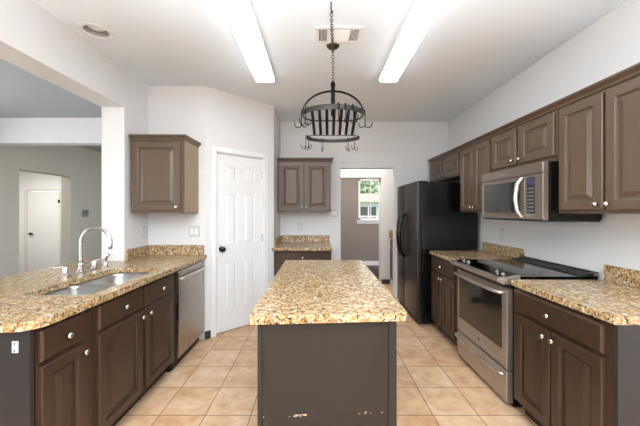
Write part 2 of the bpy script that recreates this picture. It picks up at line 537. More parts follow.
# pantry casing, baseboards
tr = MB()
for s0, s1, z0, z1 in ((S0 - .057, S0, 0, 2.10), (S1, S1 + .057, 0, 2.10), (S0, S1, 2.043, 2.10)):
    tr.obox(P0 + U * s0 - N * .018, U, s1 - s0, N, .018, z0, z1)
tr.obox(P0 + U * S0, U, .012, N, .1, 0, 2.043); tr.obox(P0 + U * (S1 - .012), U, .012, N, .1, 0, 2.043)
tr.obox(P0 + U * S0, U, S1 - S0, N, .1, 2.033, 2.045)
struct(tr.build('trim_1', M['white'], bevel=.004))
bb = MB()
bb.box(-1.213, P0.x - .0, 3.117, 3.13, 0, .085)
bb.obox(P0 - N * .013, U, S0 - .058, N, .013, 0, .085)
bb.obox(P0 + U * (S1 + .058) - N * .013, U, DL - S1 - .06, N, .013, 0, .085)
struct(bb.build('baseboard_pantry', M['darkbase'], bevel=.003))
struct(MB().box(.19, .335, YB - .012, YB, 0, .085).build('baseboard_back', M['darkbase']))

RAISED = [(0, 0), (0, .016), (.004, .020), (.052, .020), (.058, .016), (.061, .008), (.072, .008), (.098, .019), (.101, .019)]
SLAB = [(0, 0), (0, .012), (.009, .020), (.012, .020)]

def knob(x, z, parent, y=-.020, name='knob', mat=None, r=.0145):
    k = MB().lathe([(.0045, 0), (.005, .010), (r * .75, .014), (r, .020), (r * .95, .026), (r * .55, .030), (0, .031)], (x, y, z), '-y', 14)
    return k.build(name, mat or M['nickel'], parent, smooth=True)

# pantry door: six panels
door = bpy.data.objects.new('door_1', None); C.objects.link(door); struct(door)
door.location = (P0.x + U.x * S0 + N.x * .02, P0.y + U.y * S0 + N.y * .02, 0)
door.rotation_euler = (0, 0, math.atan2(U.y, U.x))
DW = S1 - S0
leaf = MB()
y1 = 0.035
leaf.box(.014, DW - .014, .012, y1, .014, 2.03)
st, mid = .105, .095
xa = [(.014 + st, DW / 2 - mid / 2), (DW / 2 + mid / 2, DW - .014 - st)]
rows = [(.24, .80), (1.00, 1.60), (1.71, 1.91)]
def fbox(a, b, c, d): leaf.box(a, b, 0, .012, c, d)
fbox(.014, .014 + st, .014, 2.03); fbox(DW - .014 - st, DW - .014, .014, 2.03)
fbox(DW / 2 - mid / 2, DW / 2 + mid / 2, .014, 2.03)
zs = [.014] + [v for r in rows for v in r] + [2.03]
for q in range(0, len(zs), 2):
    for a, b in xa: fbox(a, b, zs[q], zs[q + 1])
for a, b in xa:
    for c, d in rows:
        leaf.panel(a, b, c, d, [(.014, 0), (.018, .001), (.036, .009), (.038, .009)], y=.012)
leaf.build('door_leaf', M['white'], door)
hd = MB().lathe([(.03, 0), (.03, .006), (.012, .010), (.011, .030), (.024, .038), (.029, .050), (.026, .062), (.012, .068), (0, .069)], (.075, 0, .955), '-y', 18)
hd.build('door_knob', M['knobblack'], door, smooth=True)
for z in (.25, 1.05, 1.84):
    MB().box(DW - .02, DW - .002, -.006, .004, z - .045, z + .045).cyl((DW - .012, -.008, z - .047), (DW - .012, -.008, z + .047), .006, 8).build('hinge', M['nickel'], door)

# hall door in the distance
hdoor = bpy.data.objects.new('door_2', None); C.objects.link(hdoor); struct(hdoor)
hdoor.location = (-7.10, 7.09, -.17)
MB().box(0.005, .775, .0, .04, .01, 2.03).panel(.0, .78, .01, 2.03, [(.12, 0), (.13, .004), (.14, .004)], y=0).build('door_leaf', M['white'], hdoor)
MB().lathe([(.03, 0), (.03, .01), (.012, .014), (.012, .05), (.0, .052)], (.07, 0, 1.0), '-y', 12).box(.065, .17, -.055, -.035, .985, 1.015).build('door_handle', M['knobblack'], hdoor)
MB().box(.75, .80, -.012, .0, 1.75, 1.83).build('hinge', M['knobblack'], hdoor)
struct(MB().box(-7.17, -7.11, 7.08, 7.1, -.17, 1.93).box(-6.31, -6.25, 7.08, 7.1, -.17, 1.93).box(-7.11, -6.31, 7.08, 7.1, 1.87, 1.93).build('trim_2', M['beigetrim']))

# ------------------------------------------------------------------ cabinets
def cabinet(name, label, cat, loc, rz, W, D, H, fronts, mat, base=True, crown=None, group=None, zb=0.0):
    """local frame: x across, -y towards the room, z up; fronts: (kind, x0, x1, z0, z1, (knob x, knob z) or None)"""
    t = thing(name, label, cat, loc, rz, group)
    b = MB()
    e = .0008
    if base:
        tk = .105
        b.box(e, .018, 0, D, tk, H).box(W - .018, W - e, 0, D, tk, H).box(.018, W - .018, 0, .009, tk, H)
        b.box(.018, W - .018, D - .01, D, tk, H).box(.018, W - .018, .009, D - .01, tk, tk + .016)
        b.build('carcass', mat, t)
        MB().box(e, W - e, .075, .09, 0.001, tk).build('toe_kick', M['toe'], t)
    else:
        b.box(e, W - e, 0, D, 0, H)
        b.build('carcass', mat, t)
    for kind, x0, x1, z0, z1, kn in fronts:
        m = MB()
        m.panel(x0, x1, z0, z1, RAISED if kind == 'door' else SLAB)
        f = m.build(kind, mat, t)
        if kn: knob(kn[0], kn[1], f)
    if crown:
        l, r = crown
        lv = [(H - .045, .004), (H - .040, .010), (H - .026, .014), (H - .012, .030), (H - .006, .036), (H + .004, .036)]
        loops = []
        for z, o in lv:
            loops.append([(-o * l + e, -o, z), (W + o * r - e, -o, z), (W + o * r - e, D, z), (-o * l + e, D, z)])
        MB().loft(loops).build('crown_moulding', mat, t)
    return t

DWN = -PI / 2   # facing -x (cabinets along the right wall)
UP = PI / 2     # facing +x (peninsula)
FXR = 1.343; FXL = -1.235
BH = .875
BG = 'base cabinets along the range wall'
# right wall, base
cabinet('base_cabinet', 'brown base cabinet between the range and the bare painted end panel, one wide drawer', 'cabinet', (FXR, 1.988, 0), DWN, .670, XR - FXR - .003, BH,
        [('drawer', .03, .636, .715, .855, (.333, .785)), ('door', .03, .327, .125, .695, (.300, .655)), ('door', .339, .636, .125, .695, (.366, .655))], M['cab'])
cabinet('base_cabinet', 'brown base cabinet squeezed between the black fridge and the range', 'cabinet', (FXR, 3.42, 0), DWN, .644, XR - FXR - .003, BH,
        [('drawer', .03, .606, .715, .855, (.318, .785)), ('door', .03, .312, .125, .695, (.288, .655)), ('door', .324, .606, .125, .695, (.348, .655))], M['cab'])
ep = MB().box(0, XR - FXR, -.0, .018, 0.001, BH)
tag(ep.build('end_panel', M['end'], loc=(FXR, 1.2985, 0)), 'plain grey brown panel closing the counter run in front of the range', 'panel')
# right wall, uppers
FU = 1.655; DU = XR - FU - .003; UT = 2.13
cabinet('wall_cabinet', 'short brown wall cabinet over the black fridge', 'cabinet', (FU, 4.28, 1.80), DWN, .920, DU, UT - 1.80,
        [('door', .03, .44, .02, .27, (.41, .05)), ('door', .475, .893, .02, .27, (.505, .05))], M['upper'], base=False, crown=(0, 0))
cabinet('wall_cabinet', 'tall two door brown wall cabinet between the fridge and the microwave', 'cabinet', (FU, 3.358, 1.37), DWN, .603, DU, UT - 1.37,
        [('door', .02, .295, .02, .70, (.270, .055)), ('door', .307, .583, .02, .70, (.332, .055))], M['upper'], base=False, crown=(0, 0))
cabinet('wall_cabinet', 'short brown wall cabinet directly above the microwave', 'cabinet', (FU, 2.753, 1.735), DWN, .757, DU, UT - 1.735,
        [('door', .02, .350, .035, .335, (.322, .07)), ('door', .385, .738, .035, .335, (.415, .07))], M['upper'], base=False, crown=(0, 0))
cabinet('wall_cabinet', 'large brown wall cabinet over the counter beside the microwave', 'cabinet', (FU, 1.994, 1.37), DWN, .67, DU, UT - 1.37,
        [('door', .022, .325, .02, .70, (.300, .055)), ('door', .341, .648, .02, .70, (.366, .055))], M['upper'], base=False, crown=(0, 1))
# corner upper on the short wall by the pantry
cc = cabinet('wall_cabinet', 'single door brown wall cabinet with pale tan side, over the dishwasher end of the counter', 'cabinet', (-1.80, 2.79, 1.364), 0, .508, .336, .745,
        [('door', .025, .483, .025, .68, (.452, .06))], M['upper'], base=False, crown=(0, 1))
o = MB().box(.5085, .5125, .018, .335, .002, .70).build('side_panel', M['tan'], cc)
o['label'] = 'pale tan side panel'
# back wall
cabinet('wall_cabinet', 'two door brown wall cabinet between the pantry and the doorway', 'cabinet', (-.566, 4.05, 1.374), 0, .746, .327, .745,
        [('door', .02, .363, .02, .685, (.338, .06)), ('door', .383, .726, .02, .685, (.408, .06))], M['upper'], base=False, crown=(0, 1))
cabinet('base_cabinet', 'brown base cabinet beside the doorway under the small granite counter', 'cabinet', (-.566, 3.742, 0), 0, .74, .635, BH,
        [('drawer', .03, .71, .715, .855, (.37, .785)), ('door', .03, .362, .125, .695, (.335, .655)), ('door', .378, .71, .125, .695, (.405, .655))], M['cab'])
# peninsula
LD = FXL - XL - .003
cabinet('base_cabinet', 'narrow one door base cabinet at the open end of the sink counter', 'cabinet', (FXL, 1.268, 0), UP, .314, LD, BH,
        [('drawer', .010, .258, .715, .855, (.130, .785)), ('door', .010, .258, .125, .695, (.230, .655))], M['cab'])
cabinet('sink_cabinet', 'wide brown sink cabinet with two doors, beside the dishwasher', 'cabinet', (FXL, 1.584, 0), UP, .897, LD, BH,
        [('false_drawer_front', .03, .430, .715, .855, (.23, .785)), ('false_drawer_front', .467, .867, .715, .855, (.667, .785)),
         ('door', .03, .430, .125, .695, (.404, .655)), ('door', .467, .867, .125, .695, (.493, .655))], M['cab'])
ep = MB().box(-2.045, FXL + .0, 0, .018, 0.001, BH)
pp = tag(ep.build('end_panel', M['end'], loc=(0, 1.243, 0)), 'grey brown panel closing the open end of the sink peninsula', 'panel')
pl = thing('outlet_plate', 'small white plate with two screws on the peninsula end panel', 'wall plate', (-1.295, 1.243, .803))
pl.scale = (.75, 1, .75)
MB().box(-.018, .018, -.005, -.0005, -.034, .034).build('plate', plain('grey_white_plastic', '#b9b9b9', .4), pl, bevel=.002)
for zz in (-.02, .02):
    MB().lathe([(.005, 0), (.004, .002), (0, .002)], (0, -.005, zz), '-y', 10).build('screw', M['darksteel'], pl)

# utility passage cabinet
cabinet('base_cabinet', 'dark base cabinet seen through the doorway in the passage', 'cabinet', (1.37, 5.46, 0), DWN, .75, .585, BH,
        [('drawer', .03, .72, .715, .855, None), ('door', .03, .36, .125, .695, None), ('door', .39, .72, .125, .695, None)], M['cab'])

# ------------------------------------------------------------------ granite tops
def slab(name, poly, z0, z1, hole=None):
    m = MB(); bm = m.bm
    loops = [poly] + ([hole] if hole else [])
    tris = tessellate_polygon([[Vector((x, y, 0)) for x, y in lp] for lp in loops])
    flat = [p for lp in loops for p in lp]
    top = [bm.verts.new((x, y, z1)) for x, y in flat]
    bot = [bm.verts.new((x, y, z0)) for x, y in flat]
    for t in tris:
        try:
            bm.faces.new([top[i] for i in t]); bm.faces.new([bot[i] for i in reversed(t)])
        except ValueError:
            pass
    k = 0
    for lp in loops:
        n = len(lp)
        for i in range(n):
            a, b = k + i, k + (i + 1) % n
            bm.faces.new((bot[a], bot[b], top[b], top[a]))
        k += n
    return m.build(name, M['granite'], bevel=.007)

ZT0, ZT1 = .876, .914
def splash(t, *boxes):
    for b in boxes:
        MB().box(*b).build('backsplash', M['granite'], t, bevel=.004)

# peninsula with the sink opening
SX0, SX1, SY0, SY1 = -1.68, -1.28, 1.622, 2.40
hole = rrect(SX0, SX1, SY0, SY1, (.06, .06, .09, .09), 8)[::-1]
poly = [(-1.197, 1.30)] + [(-1.197, 3.128), (XL + .0, 3.128)][0:1]
poly = []
poly += rrect(-2.26, -1.197, 1.212, 2.7, (.04, .10, 0, 0), 8)[:-2]
poly += [(-1.197, 3.127), (XL + .003, 3.127), (XL + .003, 2.736), (-2.048, 2.736), (-2.048, 2.95), (-2.26, 2.95)]
t = slab('countertop', poly, ZT0, ZT1, hole)
tag(t, 'long speckled granite countertop with the sink cut into it', 'countertop')
splash(t, (XL + .004, -1.225, 3.105, 3.128, ZT1, ZT1 + .105), (XL + .001, XL + .023, 2.755, 3.1045, ZT1, ZT1 + .105))
# right wall
t = slab('countertop', rrect(1.326, XR - .002, 1.293, 1.992, (.012, 0, 0, 0)), ZT0, ZT1)
tag(t, 'speckled granite countertop over the end cabinet, reaching the bare end panel', 'countertop')
splash(t, (XR - .025, XR - .002, 1.285, 1.988, ZT1, ZT1 + .105))
t = slab('countertop', rrect(1.326, XR - .002, 2.768, 3.455, 0), ZT0, ZT1)
tag(t, 'short speckled granite countertop between the fridge and the range', 'countertop')
splash(t, (XR - .025, XR - .002, 2.776, 3.45, ZT1, ZT1 + .105))
# back wall
t = slab('countertop', [(-.566, 3.736), (-.598, 3.704), (.187, 3.704), (.187, YB - .002), (-.566, YB - .002)], ZT0, ZT1)
tag(t, 'small speckled granite countertop against the wall beside the doorway', 'countertop')
splash(t, (-.546, .172, YB - .025, YB - .002, ZT1, ZT1 + .105), (-.567, -.547, 3.76, YB - .002, ZT1, ZT1 + .105))
t = slab('countertop', rrect(1.34, XR - .002, 4.70, 5.498, 0), ZT0, ZT1)
tag(t, 'granite countertop edge seen through the doorway in the passage', 'countertop')
splash(t, (1.345, XR - .003, 5.474, 5.497, ZT1, ZT1 + .105))
# island
ic = [(-.312, 1.292), (.416, 1.340), (.416, 2.79), (-.312, 2.79)]
def roundpoly(poly, r, n=4):
    out = []
    for i, p in enumerate(poly):
        p = Vector(p); a = (Vector(poly[i - 1]) - p).normalized(); b = (Vector(poly[(i + 1) % len(poly)]) - p).normalized()
        s, e = p + a * r, p + b * r
        for k in range(n + 1):
            q = k / n
            out.append(tuple(s * (1 - q) ** 2 + p * 2 * q * (1 - q) + e * q * q))
    return out
t = slab('island_countertop', roundpoly(ic, .025), ZT0, ZT1)
tag(t, 'speckled granite top of the freestanding kitchen island', 'countertop')

isl = thing('kitchen_island', 'freestanding brown kitchen island under the iron pot rack', 'island', (.045, 1.34, 0))
b = MB()
IX0, IX1, IL = -.318, .325, 1.40
b.prism([(IX0, .008), (IX1, .048), (IX1, IL), (IX0, IL)], .10, .875)
b.build('carcass', M['cab'], isl)
MB().prism([(IX0 + .04, .03), (IX1 - .04, .05), (IX1 - .04, IL - .03), (IX0 + .04, IL - .03)], .001, .10).build('toe_kick', M['toe'], isl)
e_ = MB()
def iy(x): return .008 + (x - IX0) / (IX1 - IX0) * .04
for xa_, xb_, d in ((IX0 - .006, IX0 + .012, .010), (IX0 + .012, IX1 - .035, .004), (IX1 - .035, IX1 + .004, .010)):
    e_.prism([(xa_, iy(xa_) - d), (xb_, iy(xb_) - d), (xb_, iy(xb_) + .001), (xa_, iy(xa_) + .001)], .012, .872)
o = e_.build('end_panel', M['island'], isl)
# doors on the pantry side of the island
for k in range(3):
    ya = .06 + k * .45
    for kind, z0, z1, kz in (('drawer', .715, .86, .79), ('door', .125, .70, .655)):
        m = MB().panel(-(ya + .42), -ya, z0, z1, RAISED if kind == 'door' else SLAB)
        m.bm.transform(Matrix.Translation((IX0, 0, 0)) @ Matrix.Rotation(-PI / 2, 4, 'Z'))
        f = m.build(kind, M['cab'], isl)
        kb = MB().lathe([(.0045, 0), (.005, .010), (.011, .014), (.0145, .020), (.0138, .026), (.008, .030), (0, .031)], (-(ya + .21), -.02, kz), '-y', 12)
        kb.bm.transform(Matrix.Translation((IX0, 0, 0)) @ Matrix.Rotation(-PI / 2, 4, 'Z'))
        kb.build('knob', M['nickel'], f, smooth=True)

# ------------------------------------------------------------------ sink, faucet, sprayer
sk = thing('kitchen_sink', 'double bowl stainless steel sink set under the granite', 'sink', (0, 0, .875))
def bowl(y0, y1, rr):
    lo = []
    for ins, z in ((-.008, -.0005), (.0, -.0005), (.004, -.02), (.008, -.14), (.03, -.175), (.07, -.182)):
        lo.append([(x, y, z) for x, y in rrect(SX0 - .008 + ins, SX1 + .008 - ins, y0 + ins, y1 - ins, [max(.02, q - ins * .5) for q in rr], 6)])
    o = MB().loft(lo, cap0=False).build('bowl', M['sinksteel'], sk, smooth=True)
    md = o.modifiers.new('solid', 'SOLIDIFY'); md.thickness = .002; md.offset = -1
    MB().lathe([(.045, 0), (.043, .003), (.03, .002), (.0, .001)], ((SX0 + SX1) / 2, (y0 + y1) / 2, -.182), 'z', 20).build('drain', M['chrome'], o)
bowl(SY0 - .008, 2.0, (.07, .07, .05, .05))
bowl(2.02, SY1 + .008, (.05, .05, .1, .1))

fc = thing('faucet', 'brushed nickel gooseneck faucet with two lever handles behind the sink', 'faucet', (-1.825, 2.235, ZT1 + .0006))
MB().loft([[(x, y, z) for x, y in rrect(-.026 + i, .026 - i, -.17 + i, .17 - i, .024, 5)] for i, z in ((0, 0), (0, .006), (.006, .010))]).build('deck_plate', M['chrome'], fc)
sp = [(0, 0, .01), (0, 0, .10), (0, 0, .225)]
for k in range(1, 15):
    a = PI - k * (PI * 1.07) / 14
    sp.append((.115 + .115 * math.cos(a), 0, .225 + .115 * math.sin(a)))
sp.append((sp[-1][0] - .004, 0, sp[-1][2] - .022))
MB().tube(sp, [.012] * (len(sp) - 2) + [.012, .0135], 14).build('spout', M['chrome'], fc, smooth=True)
smooth_by_angle(MB().lathe([(.026, 0), (.026, .008), (.018, .016), (.016, .05), (.0165, .055), (.012, .062)], (0, 0, .008), 'z', 18).build('collar', M['chrome'], fc))
for s in (-1, 1):
    h = MB().lathe([(.025, 0), (.025, .008), (.018, .014), (.017, .05), (.012, .058), (0, .06)], (0, s * .135, .008), 'z', 18)
    h = smooth_by_angle(h.build('handle', M['chrome'], fc))
    MB().tube([(0, s * .135, .058), (.01, s * .15, .066), (.03, s * .175, .068), (.05, s * .20, .070)] if s > 0 else
              [(0, s * .135, .058), (-.01, s * .15, .066), (-.025, s * .175, .068), (-.04, s * .20, .070)], [.008, .0075, .006, .005], 10).build('lever', M['chrome'], h, smooth=True)
sy = thing('side_sprayer', 'brushed nickel side sprayer standing beside the faucet near the column', 'sprayer', (-1.79, 2.45, ZT1 + .0006))
sy.scale = (.78, .78, .78)
smooth_by_angle(MB().lathe([(.024, 0), (.024, .006), (.016, .012), (.015, .05), (.012, .054)], (0, 0, 0), 'z', 16).build('base', M['chrome'], sy))
MB().tube([(0, 0, .05), (0, 0, .075), (.004, -.002, .10), (.018, -.006, .122), (.036, -.012, .128)], [.010, .012, .016, .018, .014], 12).build('spray_head', M['chrome'], sy, smooth=True)

# ------------------------------------------------------------------ dishwasher
dw = thing('dishwasher', 'stainless steel dishwasher under the sink counter', 'dishwasher', (-1.215, 2.486, 0), UP)
MB().box(.004, .604, .022, .57, .10, .868).box(.004, .604, .06, .57, .001, .10).build('body', M['blackmatte'], dw)
d_ = MB().loft([[(x, y, z) for x, y in ((.034, yy0), (.594, yy0), (.594, .02), (.034, .02))] for yy0, z in ((.0, .10), (-.004, .3), (-.006, .6), (-.002, .835), (.006, .857))])
d_ = smooth_by_angle(d_.build('door', M['darksteel'], dw), 30)
hp = [(.05, .0, .790), (.062, -.03, .793), (.13, -.042, .800), (.30, -.048, .803), (.48, -.042, .800), (.555, -.03, .793), (.57, .0, .790)]
MB().tube(hp, .012, 10).build('handle', M['bright'], d_, smooth=True)
MB().box(.012, .596, .05, .0595, .005, .098).build('kick_plate', M['blackmatte'], dw)

# ------------------------------------------------------------------ range
rg = thing('range', 'slide in stainless steel range with black glass cooktop', 'range', (1.328, 2.762, 0), DWN)
RW = .735
MB().box(.003, RW - .003, .04, .625, .012, .903).build('body', M['black'], rg)
MB().box(.0, RW, .085, .632, .9035, .926).build('cooktop', M['glass_black'], rg, bevel=.003)
bn = rg.children[-1]
for bx, by, br in ((.19, .22, .09), (.57, .22, .11), (.19, .47, .075), (.57, .47, .075), (.38, .5, .05)):
    MB().lathe([(br, 0), (br, .0004), (br - .002, .0004), (br - .002, 0)], (bx, by, .9262), 'z', 40, False).build('burner_ring', plain('burner_print', '#2a2a2b', .3) if 'burner_print' not in bpy.data.materials else bpy.data.materials['burner_print'], bn)
MB().extrude_x([(.50, .9262), (.632, .9262), (.632, .95), (.615, .952), (.52, .934)], 0.0, RW).build('rear_vent', M['blackmatte'], rg, bevel=.002)
rv = rg.children[-1]
MB().box(-.001, RW + .001, .606, .633, .9505, .9565).build('vent_trim', M['blackmatte'], rv)
MB().box(RW - .03, RW + .002, .60, .634, .93, .953).build('end_cap', M['steel'], rv)
cp = MB().extrude_x([(-.072, .890), (-.075, .910), (.088, .934), (.088, .88), (.03, .868), (-.03, .868)], 0.0, RW).build('control_panel', M['steel'], rg, bevel=.003)
sl = math.atan2(.024, .163)
MB().loft([[(x, y, (.910 + (y + .075) * .1473) + h) for x, y in ((.012, -.03), (RW - .03, -.03), (RW - .03, .083), (.012, .083))] for h in (0, .0012)]).build('touch_panel', M['glass_black'], cp)
for kx in (.085, .165, RW - .155, RW - .085):
    k = MB().lathe([(.020, 0), (.020, .003), (.016, .006), (.015, .015), (.012, .017), (0, .017)], (0, 0, 0), 'z', 18)
    k.bm.transform(Matrix.Translation((kx, .02, .9250)) @ Matrix.Rotation(sl, 4, 'X'))
    smooth_by_angle(k.build('knob', M['darksteel'], cp))
od = MB()
odz0, odz1 = .268, .838
od.panel(.008, RW - .008, odz0, odz1, [(0, -.038), (0, .0), (.004, .004), (.055, .004), (.060, .0), (.062, .0)])
od = od.build('oven_door', M['steel'], rg)
MB().panel(.045, RW - .062, .395, .79, [(0, 0), (0, .0055), (.003, .006), (.004, .006)]).build('door_glass', M['oven_glass'], od)
hpz = .808
MB().tube([(.03, -.002, hpz), (.035, -.035, hpz), (.07, -.052, hpz), (.38, -.066, hpz), (RW - .07, -.052, hpz), (RW - .035, -.035, hpz), (RW - .03, -.002, hpz)], [.012, .013, .014, .014, .014, .013, .012], 10).build('handle', M['bright'], od, smooth=True)
MB().lathe([(.017, 0), (.017, .002), (.015, .0025), (.0145, .0015), (.013, .0015), (0, .002)], (RW / 2, -.004, .33), '-y', 24).build('emblem', M['darksteel'], od)
dr = MB().panel(.008, RW - .008, .035, .255, [(0, -.038), (0, .0), (.005, .005), (.006, .005)]).build('drawer', M['steel'], rg)
MB().tube([(.025, -.003, .232), (.03, -.028, .232), (.06, -.040, .230), (.38, -.050, .226), (RW - .06, -.040, .230), (RW - .03, -.028, .232), (RW - .025, -.003, .232)], .011, 10).build('handle', M['bright'], dr, smooth=True)
MB().box(.02, RW - .02, .03, .04, .838, .868).build('gap_strip', M['blackmatte'], rg)  # flat black strip filling the gap above the oven door
for lx in (.06, RW - .06):
    for ly in (.1, .56):
        MB().cyl((lx, ly, .001), (lx, ly, .013), .018, 10).build('foot', M['blackmatte'], rg)

# ------------------------------------------------------------------ microwave
mw = thing('microwave', 'stainless steel microwave mounted over the range', 'microwave', (1.552, 2.750, 1.316), DWN)
WW, HH = .753, .412
MB().box(.002, WW - .002, .035, .404, 0.004, HH).build('body', M['black'], mw)
MB().panel(0, WW, .338, HH, [(0, -.034), (0, 0), (.003, .003), (.004, .003)]).build('vent_panel', M['platesteel'], mw)
vp = mw.children[-1]
md = MB().panel(0, .575, .006, .334, [(0, -.034), (0, 0), (.003, .003), (.03, .003), (.034, -.001), (.036, -.001)]).build('door', M['platesteel'], mw)
MB().panel(.045, .525, .055, .300, [(0, -.001), (0, .0045), (.002, .005), (.003, .005)]).build('door_glass', M['micro_glass'], md)
MB().tube([(.568, -.002, .318), (.566, -.022, .314), (.552, -.044, .27), (.545, -.052, .17), (.552, -.044, .07), (.566, -.022, .026), (.568, -.002, .022)], [.012, .014, .015, .0155, .015, .014, .012], 12).build('handle', M['bright'], md, smooth=True)
mp_ = MB().panel(.578, WW, .006, .334, [(0, -.034), (0, 0), (.003, .003), (.004, .003)]).build('control_panel', M['platesteel'], mw)
MB().box(.598, .676, -.0045, -.002, .05, .315).build('keypad', M['blackmatte'], mp_)
kp = mp_.children[-1]
MB().box(.603, .671, -.0055, -.004, .262, .306).build('display', M['display'], kp)
ky = MB()
for r in range(7):
    for c in range(4):
        ky.box(.606 + c * .0165, .606 + c * .0165 + .011, -.0055, -.004, .064 + r * .027, .064 + r * .027 + .013)
ky.build('key_print', M['keys'], kp)
MB().box(0.01, WW - .01, .01, .40, -.006, .0035).build('bottom_grille', M['blackmatte'], mw)
tx = bpy.data.curves.new('lettering', 'FONT')
tx.body = 'Whirlpool'; tx.size = .03; tx.extrude = .0006
to = bpy.data.objects.new('lettering_curve', tx)
C.objects.link(to)
bpy.context.view_layer.update()
me = bpy.data.meshes.new_from_object(to.evaluated_get(bpy.context.evaluated_depsgraph_get()))
bpy.data.objects.remove(to)
me.materials.clear(); me.materials.append(M['bright'])
lt = bpy.data.objects.new('lettering', me); C.objects.link(lt)
lt.parent = vp; lt.location = (.24, -.0042, .362); lt.rotation_euler = (PI / 2, 0, 0)

# ------------------------------------------------------------------ refrigerator
fr = thing('refrigerator', 'black side by side refrigerator in the corner beside the doorway', 'refrigerator', (1.19, 4.366, 0), DWN)
FW = .858
MB().box(.0, FW, .062, .742, .035, 1.735).build('body', M['fridge'], fr, bevel=.006)
MB().box(.02, FW - .002, .03, .062, .012, .085).build('base_grille', M['blackmatte'], fr)
for fx in (.03, FW - .09):
    for fy in (.08, .6):
        MB().box(fx, fx + .06, fy, fy + .1, .0012, .034).build('foot', M['blackmatte'], fr)
for nm, a, b_, hx, sg in (('freezer_door', .002, .346, .312, -1), ('fridge_door', .358, FW - .002, .384, 1)):
    dd = MB().loft([[(x, y, z) for x, y in rrect(a, b_, .0, .058, (.02, .02, .004, .004), 4)] for z in (.09, 1.742)])
    dd = smooth_by_angle(dd.build(nm, M['fridgedoor'], fr), 35)
    MB().tube([(hx, .004, 1.34), (hx, -.034, 1.32), (hx + sg * .004, -.062, 1.22), (hx + sg * .006, -.074, 1.05), (hx + sg * .004, -.062, .88), (hx, -.034, .78), (hx, .004, .76)],
              [.016, .021, .023, .023, .023, .021, .016], 12).build('handle', M['black'], dd, smooth=True)
    MB().box(hx - .01 if sg > 0 else hx - .014, hx + .014 if sg > 0 else hx + .01, .02, .06, 1.743, 1.752).build('hinge_cover', M['blackmatte'], dd)
tb = MB().box(FW - .07, FW - .01, .03, .14, 1.7355, 1.752).build('hinge_cover', M['blackmatte'], fr)

# ------------------------------------------------------------------ ceiling: lights, vent, recessed can
def lamp(x0, x1, label):
    t = thing('ceiling_light', label, 'ceiling light', ((x0 + x1) / 2, 2.29, HC), 0, 'fluorescent ceiling lights')
    h = (x1 - x0) / 2
    L = .605
    MB().box(-h, h, -L, L, -.040, -.0005).build('housing', M['white'], t)
    prof = [(-h + .004, -.040), (-h + .005, -.052), (-h + .014, -.064), (-.02, -.071), (.02, -.071), (h - .014, -.064), (h - .005, -.052), (h - .004, -.040)]
    m = MB()
    loops = [[(x, y, z) for x, z in prof] for y in (-L + .012, L - .012)]
    m.loft(loops).build('diffuser', M['tube'], t)
    for y in (-L, L):
        s = 1 if y > 0 else -1
        m = MB(); loops = [[(x * 1.03, yy, z * 1.03) for x, z in prof] for yy in (y, y - s * .012)]
        m.loft(loops).build('end_cap', M['white'], t)
lamp(-.625, -.428, 'fluorescent ceiling light over the aisle in front of the sink and pantry')
lamp(.607, .795, 'fluorescent ceiling light over the aisle in front of the range')

v = thing('ceiling_vent', 'white air register in the ceiling between the two fluorescent lights', 'vent', (.157, 2.22, HC))
f = MB()
f.box(-.178, .178, -.105, -.075, -.010, -.0005).box(-.178, .178, .075, .105, -.010, -.0005).box(-.178, -.150, -.075, .075, -.010, -.0005).box(.150, .178, -.075, .075, -.010, -.0005)
f.box(-.088, -.078, -.075, .075, -.010, -.0005).box(.078, .088, -.075, .075, -.010, -.0005)
f.build('frame', M['white'], v, bevel=.002)
MB().box(-.150, .150, -.075, .075, -.003, -.0005).build('duct_shade', M['vent_dark'], v)  # flat dark sheet for the shade behind the louvers, ceiling not cut
sl_ = MB()
for xa0 in (-.150, .088):
    sl_ = MB()
    for k in range(6):
        x = xa0 + .006 + k * .0103
        sl_.loft([[(x, y, -.003), (x + .0015, y, -.003), (x + .0055, y, -.010), (x + .004, y, -.010)] for y in (-.075, .075)])
    sl_.build('louver', M['white'], v)
sl_ = MB()
for k in range(9):
    y = -.075 + k * .0166
    sl_.loft([[(x, y + .001, -.003), (x, y + .003, -.003), (x, y + .0166, -.011), (x, y + .0146, -.011)] for x in (-.078, .078)])
sl_.build('louver', M['white'], v)

can = [(-1.665 + .081 * math.cos(2 * PI * k / 32), 2.18 + .081 * math.sin(2 * PI * k / 32)) for k in range(32)]
ce = slab('ceiling', rrect(XL - 0.2, XR + 0.12, YF, YB + 0.12, 0), HC, HC + 0.12, can[::-1])
ce.modifiers.clear(); ce.data.materials.clear(); ce.data.materials.append(M['ceiling']); struct(ce)
rc = thing('recessed_light', 'round recessed ceiling light beside the white header over the sink', 'ceiling light', (-1.665, 2.18, HC))
tr_ = MB().lathe([(.079, .004), (.079, -.003), (.088, -.007), (.108, -.008), (.115, -.004), (.115, -.0005), (.083, -.0005)], (0, 0, 0), 'z', 36, False)
smooth_by_angle(tr_.build('trim_ring', M['white'], rc))
MB().lathe([(.0785, .001), (.076, .02), (.0785, .022), (.074, .045), (.077, .047), (.072, .075), (0, .076)][:6], (0, 0, 0), 'z', 30, False).build('baffle', M['baffle'], rc, smooth=True)
MB().lathe([(.073, .070), (.068, .048), (.056, .030), (.03, .018), (0, .014)], (0, 0, 0), 'z', 24).build('bulb', M['white_plastic'], rc, smooth=True)

